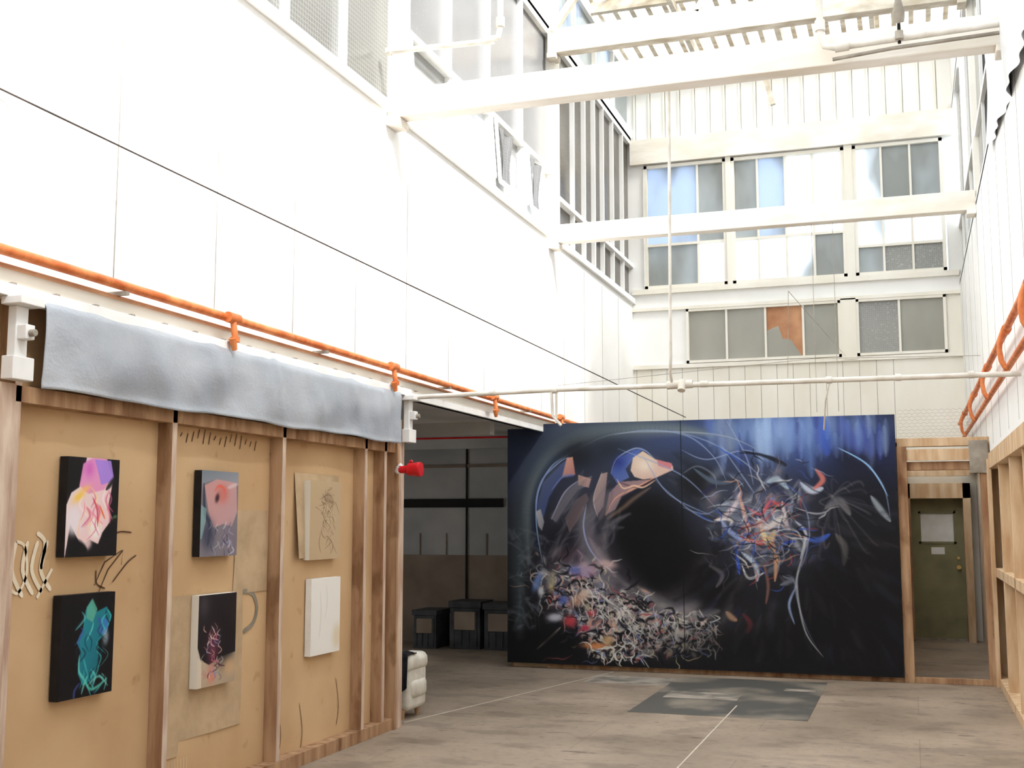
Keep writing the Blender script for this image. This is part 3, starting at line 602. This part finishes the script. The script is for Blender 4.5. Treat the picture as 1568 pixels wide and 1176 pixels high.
for (P,w,c) in (([(1150,755),(1142,775),(1125,795),(1112,800)],8,(232,215,225)),([(1148,760),(1155,790),(1160,815),(1150,822)],7,(240,180,160)),([(1120,800),(1130,815),(1150,830),(1170,835)],8,(160,180,235)),
   ([(1110,800),(1135,800),(1130,818)],5,(245,236,230)),([(1148,825),(1175,835),(1195,828),(1190,845)],8,(216,84,64)),([(1175,795),(1185,812),(1205,800),(1215,790)],9,(226,218,212)),([(1180,815),(1190,832),(1200,815)],11,(236,215,160)),
   ([(1197,835),(1201,860),(1198,895)],7,(216,160,120)),([(1140,835),(1143,860),(1146,885)],6,(56,90,210)),([(1150,850),(1170,870),(1172,895)],8,(200,215,235)),([(1212,770),(1216,800),(1222,815)],7,(224,206,206)),
   ([(1240,740),(1255,752),(1272,748)],11,(206,216,236)),([(1262,718),(1272,735),(1258,750)],8,(216,120,110)),([(1190,740),(1205,735),(1222,750)],9,(176,196,212)),([(1160,780),(1180,790),(1195,770),(1210,780)],5,(220,96,106)),
   ([(1242,825),(1262,830),(1280,820)],9,(64,100,205)),([(1230,800),(1245,820),(1236,860)],5,(200,206,220)),([(1200,850),(1215,835),(1230,832)],5,(44,70,180)),([(1150,870),(1160,890),(1185,880)],4,(232,232,236)),
   ([(1275,780),(1295,770),(1310,790)],12,(110,108,112)),([(1288,820),(1300,840),(1298,870)],10,(96,92,92)),([(1340,760),(1352,780),(1366,800)],9,(150,160,170)),([(1182,865),(1188,900),(1184,930)],5,(130,90,80)),([(1225,960),(1218,930),(1230,900)],4,(160,180,226)),
   ([(1125,942),(1132,950),(1140,955)],9,(226,170,120)),([(1150,945),(1160,960),(1155,975)],8,(100,46,52)),([(1100,870),(1120,885),(1110,905)],7,(100,96,102)),([(1080,720),(1110,740),(1140,740)],7,(86,100,120))): S(P,w,c,.9,.4)
pal2=[(216,216,222),(150,162,190),(236,230,222),(60,94,190),(190,70,70),(206,150,120),(18,18,24),(14,14,20),(30,34,50),(20,22,28)]
for i in range(200):
    x,y=max(1105,R.normal(1183,38)),R.normal(810,44);squig(x,y,R.uniform(4,12),R.uniform(1,3),pal2[R.randint(10)],R.uniform(.35,.85),.6)
for i in range(150):
    x,y=R.uniform(1110,1365),R.uniform(740,1000);a=math.atan2(y-780,x-1230)+R.uniform(-.3,.3);L=R.uniform(15,55);S([(x,y),(x+L*.5*math.cos(a)+R.uniform(-4,4),y+L*.5*math.sin(a)),(x+L*math.cos(a),y+L*math.sin(a))],R.uniform(3,12),[(80,82,90),(62,66,78),(96,96,100),(48,58,112),(80,70,70),(40,42,52)][R.randint(6)],R.uniform(.1,.3),.8)
for i in range(26):
    x,y=R.uniform(1270,1350),R.uniform(740,860);S([(1285,760),(x-10,y-8),(x,y)],R.uniform(1.5,4),(126,124,128),R.uniform(.15,.4),.6)
B(1330,950,60,70,0,(12,12,15),.65);B(1290,890,40,40,0,(12,12,16),.5);B(1150,990,130,26,0,(15,15,17),.6);B(1318,705,26,16,20,(24,28,44),.7,3);B(1110,850,26,26,0,(12,12,16),.6)
S([(1296,684),(1338,712),(1364,760)],2.6,(150,196,244),.95,.3);S([(1252,820),(1238,860),(1230,900),(1240,970),(1265,1010)],3,(176,176,180),.8,.3)
for i in range(40): x,y=R.uniform(785,880),R.uniform(975,1018);B(x,y,14,7,0,(16,16,18),.35)
S([(1060,640),(1061,1040)],1.2,(8,8,10),.9,.2,False)
cv.a*= .9+.06*R.rand(cv.H,cv.W,1)
e=empty('abstract_mural_painting')
x0,x1,z0,z1=-4.46,-.125,.055,2.79
canvas_obj('painted_canvas',cv,(x0,13.068,z1),(x1-x0,0,0),(0,0,z0-z1),e)
b=MB();b.box(x0,-2.285,13.07,13.12,z0,z1,'black');b.box(-2.28,x1,13.07,13.12,z0,z1,'black');b.build('stretcher',parent=e)

# ---- small paintings -------------------------------------------------------
def small(name,y0,y1,z0,z1,cv,side='black',depth=.05,x=-4.092):
    e=empty(name);canvas_obj('painted_canvas',cv,(x+depth+.001,y0,z1),(0,y1-y0,0),(0,0,z0-z1),e)
    b=MB();b.box(x,x+depth,y0,y1,z0,z1,side);b.build('stretcher',parent=e,bevel=0);return e
def new(base): c=CV(100,126,2,base);return c
c=new((20,18,22));S=c.stroke;B=c.blob;PO=c.poly
PO([(0,60),(8,45),(22,38),(30,20),(34,0),(70,0),(88,25),(80,60),(86,80),(70,95),(62,110),(45,104),(30,112),(8,84),(2,120),(0,126)],(236,220,220),1,(240,200,200))
PO([(22,36),(28,8),(45,0),(74,0),(84,22),(70,40),(40,46)],(226,150,206),.95,(232,150,190));PO([(50,2),(82,2),(90,28),(64,34)],(168,134,226),.95);B(40,14,9,10,0,(206,90,190),.7)
B(14,80,16,18,0,(236,226,232),.95,4);B(56,90,12,14,0,(244,238,236),.95,4);B(40,108,10,9,0,(236,206,206),.9,4);B(22,50,11,5,-30,(244,200,80),.95);B(34,40,9,4,-20,(246,190,110),.85)
for i in range(22): x=R.uniform(20,80);y=R.uniform(34,80);S([(x,y),(x+R.uniform(-8,12),y+12),(x+R.uniform(-8,14),y+26)],R.uniform(1.5,4),[(236,130,160),(250,200,150),(252,230,236),(216,100,140),(246,216,160)][R.randint(5)],.75)
S([(48,50),(58,66),(60,88)],3,(206,60,80),.9);S([(62,60),(74,78)],3,(236,110,70),.9);S([(74,40),(96,20)],7,(20,18,22),.9);B(92,90,9,14,0,(20,18,22),.9,4)
S([(90,76),(98,74)],4,(100,140,90),.7);S([(4,120),(20,112),(40,118)],16,(16,16,20),1,.3);small('pink_abstract_painting',4.94,5.35,1.475,1.985,c)
c=new((14,13,18));S=c.stroke;B=c.blob;PO=c.poly
PO([(44,20),(54,8),(62,24),(84,18),(94,30),(86,50),(70,60),(72,84),(64,106),(44,112),(34,96),(38,70),(30,58),(40,44)],(40,160,176),.9,(24,100,120))
PO([(46,16),(56,6),(66,20),(58,36),(46,30)],(90,170,150),.9);PO([(76,30),(90,36),(84,54),(72,50)],(60,120,190),.9);B(84,56,6,10,0,(170,190,200),.7,3)
for i in range(34): x=R.uniform(34,86);y=R.uniform(20,112);S([(x,y),(x+R.uniform(-10,10),y+9),(x+R.uniform(-12,12),y+22)],R.uniform(1,4),[(60,206,200),(120,220,210),(20,60,80),(70,190,190),(14,16,22),(70,90,170)][R.randint(6)],.7)
S([(40,96),(60,118),(90,108)],4,(90,200,180),.8);S([(54,112),(74,104),(92,118)],3,(120,200,190),.8);S([(36,74),(36,92),(44,104)],3,(110,210,200),.9)
small('teal_abstract_painting',4.935,5.355,.765,1.285,c)
c=new((128,122,130));S=c.stroke;B=c.blob;PO=c.poly
PO([(0,0),(100,0),(100,20),(60,22),(30,14),(0,20)],(120,130,140),1,(160,160,170));PO([(8,22),(40,12),(94,16),(98,60),(84,82),(60,78),(34,84),(20,60)],(206,150,148),.95,(196,160,162))
B(56,34,16,14,0,(206,116,106),.8,3);B(42,40,5,7,30,(50,30,40),.9,3);S([(34,30),(46,22),(60,26),(66,38)],4,(232,100,80),.8);S([(70,24),(96,18)],6,(220,200,206),.7)
S([(6,20),(10,60),(24,80),(20,110)],9,(36,40,60),.8,.5);B(20,94,18,22,0,(60,64,84),.8,3);PO([(0,50),(14,56),(14,72),(4,100),(0,100)],(140,180,180),.7)
B(80,100,22,20,0,(126,112,126),.6,3);
for i in range(26): x=R.uniform(18,86);y=R.uniform(74,118);S([(x,y),(x+R.uniform(-6,6),y+6),(x+R.uniform(-12,12),y+12)],R.uniform(1,3),[(206,206,220),(150,160,190),(60,60,90),(90,90,120)][R.randint(4)],.7)
small('portrait_abstract_painting',6.135,6.545,1.445,1.965,c)
c=new((34,28,32));S=c.stroke;B=c.blob;PO=c.poly
PO([(0,84),(30,96),(60,88),(100,84),(100,126),(0,126)],(206,186,160),.95,(180,160,136));PO([(0,70),(10,90),(12,126),(0,126)],(220,206,186),.9);B(14,14,14,16,0,(90,84,90),.5);B(70,60,30,40,0,(26,22,26),.9,4)
B(40,72,14,24,10,(130,60,86),.7,3);B(84,104,16,12,0,(206,170,130),.8,3);B(36,110,10,12,0,(226,130,110),.7,3)
for i in range(46): x=R.uniform(14,62);y=R.uniform(38,112);S([(x,y),(x+R.uniform(-9,9),y+6),(x+R.uniform(-10,12),y+10)],R.uniform(.9,2.2),[(226,220,226),(200,110,130),(236,190,170),(120,150,200),(60,20,40)][R.randint(5)],.8)
small('dark_abstract_painting',6.145,6.56,.67,1.215,c,'cream')
c=new((196,172,138));S=c.stroke;B=c.blob
for i in range(60): x,y=R.normal(54,12),R.normal(50,20);S([(x,y),(x+R.uniform(-10,14),y+R.uniform(-6,10)),(x+R.uniform(-10,16),y+R.uniform(4,20))],R.uniform(.8,2.2),[(90,74,60),(120,98,80),(220,204,176)][R.randint(3)],.55)
B(56,26,14,8,0,(150,126,104),.5);S([(34,80),(30,100),(36,116)],1.5,(80,60,50),.6);S([(60,90),(74,104),(66,118)],1.5,(80,60,50),.6);S([(28,30),(60,22),(80,40)],2,(120,100,80),.6)
small('sketch_on_board',7.50,7.98,1.385,1.95,c,'cream',.05)
c=new((238,236,230));S=c.stroke;B=c.blob;B(90,100,16,20,0,(222,206,176),.8,3);S([(30,20),(34,60),(28,100)],4,(222,218,210),.8);S([(50,10),(54,40),(46,70)],3,(220,218,212),.8)
small('white_canvas',7.55,8.0,.71,1.25,c,'paper',.045)
b=MB()
def sheet(y0,y1,z0,z1,k='kraft',x=-4.099,n=8):
    b.grid(lambda u,w:(x+.004+.003*math.sin(u*5+w*4)*w*w,y0+(y1-y0)*u+.01*math.sin(w*3),z1-(z1-z0)*w),n,n,k)
sheet(5.90,6.72,.38,1.22);sheet(6.60,7.0,1.2,1.73);b.grid(lambda u,w:(-4.095+.05*max(0,(.35-u)/.35)*w,7.36+.68*u,2.0-.6*w),20,10,'kraft');sheet(5.83,6.05,.3,1.2)
o=b.build('kraft_paper_sheet',smooth=True)
b=MB()
def scr(P,r,k):
    n=len(P);P=[Vector((0,y,z)) for y,z in P];o=len(b.v)
    for i in range(n):
        d=(P[min(i+1,n-1)]-P[max(i-1,0)]).normalized();q=Vector((0,-d.z,d.y))*r*(.5 if i in (0,n-1) else 1)
        for s_ in (-1,1): p=P[i]+q*s_;b.v.append((-4.0955,p.y,p.z))
    for i in range(n-1): b.f.append([o+2*i,o+2*i+1,o+2*i+3,o+2*i+2]);b.m.append(b.mi(k))
c0=CV(1,1,1,0)
def sm(P): return [tuple(q) for q in c0.spl(P,6)]
for dy in (0,.08,.15,.22): scr(sm([(4.66+dy,1.56),(4.64+dy*.9,1.42),(4.72+dy*.9,1.29+dy*.1)]),.012,'graf_w')
scr(sm([(4.62,1.5),(4.61,1.38),(4.68,1.31),(4.74,1.4),(4.72,1.53),(4.66,1.56)]),.008,'graf_w');scr(sm([(4.80,1.6),(4.86,1.55),(4.84,1.42)]),.012,'graf_w')
scr([(4.92,1.42),(4.82,1.28)],.018,'graf_w')
scr(sm([(5.37,1.58),(5.45,1.60),(5.55,1.595)]),.004,'graf_b');scr([(5.28,1.27),(5.36,1.40),(5.48,1.50),(5.47,1.42)],.004,'graf_b');scr([(5.25,1.32),(5.33,1.44),(5.47,1.5)],.004,'graf_b')
scr(sm([(5.4,1.33),(5.52,1.43),(5.6,1.47)]),.004,'graf_b');scr(sm([(5.26,1.40),(5.27,1.33),(5.34,1.30)]),.004,'graf_b')
scr(sm([(6.72,1.21),(6.84,1.19),(6.90,1.1),(6.86,1.0),(6.74,.95)]),.016,'graf_g')
for i,(y,z) in enumerate(((7.12,.5),(7.2,.42),(7.5,.4),(8.05,.5),(7.02,2.12))): scr(sm([(y,z),(y+.05,z-.2),(y+.02,z-.34)]),.003,'graf_b')
for i in range(6): scr([(6.0+i*.03,.28),(6.0+i*.03,.1)],.003,'graf_w')
for i in range(16): scr([(5.92+i*.06,2.14+.02*math.sin(i*2)),(5.94+i*.06,2.2-.02*math.sin(i))],.007,'graf_b')
b.build('graffiti_scrawl')

# ------------------------------------------------------------------ light
w=bpy.data.worlds.new("world");bpy.context.scene.world=w;w.use_nodes=True
bg=w.node_tree.nodes["Background"];bg.inputs[0].default_value=(.90,.95,1,1);bg.inputs[1].default_value=2.6
L=bpy.data.lights.new("sun","SUN");L.energy=15;L.angle=math.radians(16);L.color=(1,.98,.95)
so=bpy.data.objects.new("sun",L);C.objects.link(so)
d=Vector((-.64,.30,-.72)).normalized();so.rotation_euler=d.to_track_quat('-Z','Y').to_euler();so.location=(5,0,14)

# ------------------------------------------------------------------ camera
cd=bpy.data.cameras.new("camera");cd.lens=41.33;cd.sensor_width=36;cd.clip_end=100
cam=bpy.data.objects.new("camera",cd);C.objects.link(cam);cam.location=(0,0,1.65)
cam.rotation_euler=(math.radians(90+6.72),0,math.radians(18.63));bpy.context.scene.camera=cam
vs=bpy.context.scene.view_settings;vs.view_transform='Standard';vs.look='None';vs.exposure=.25
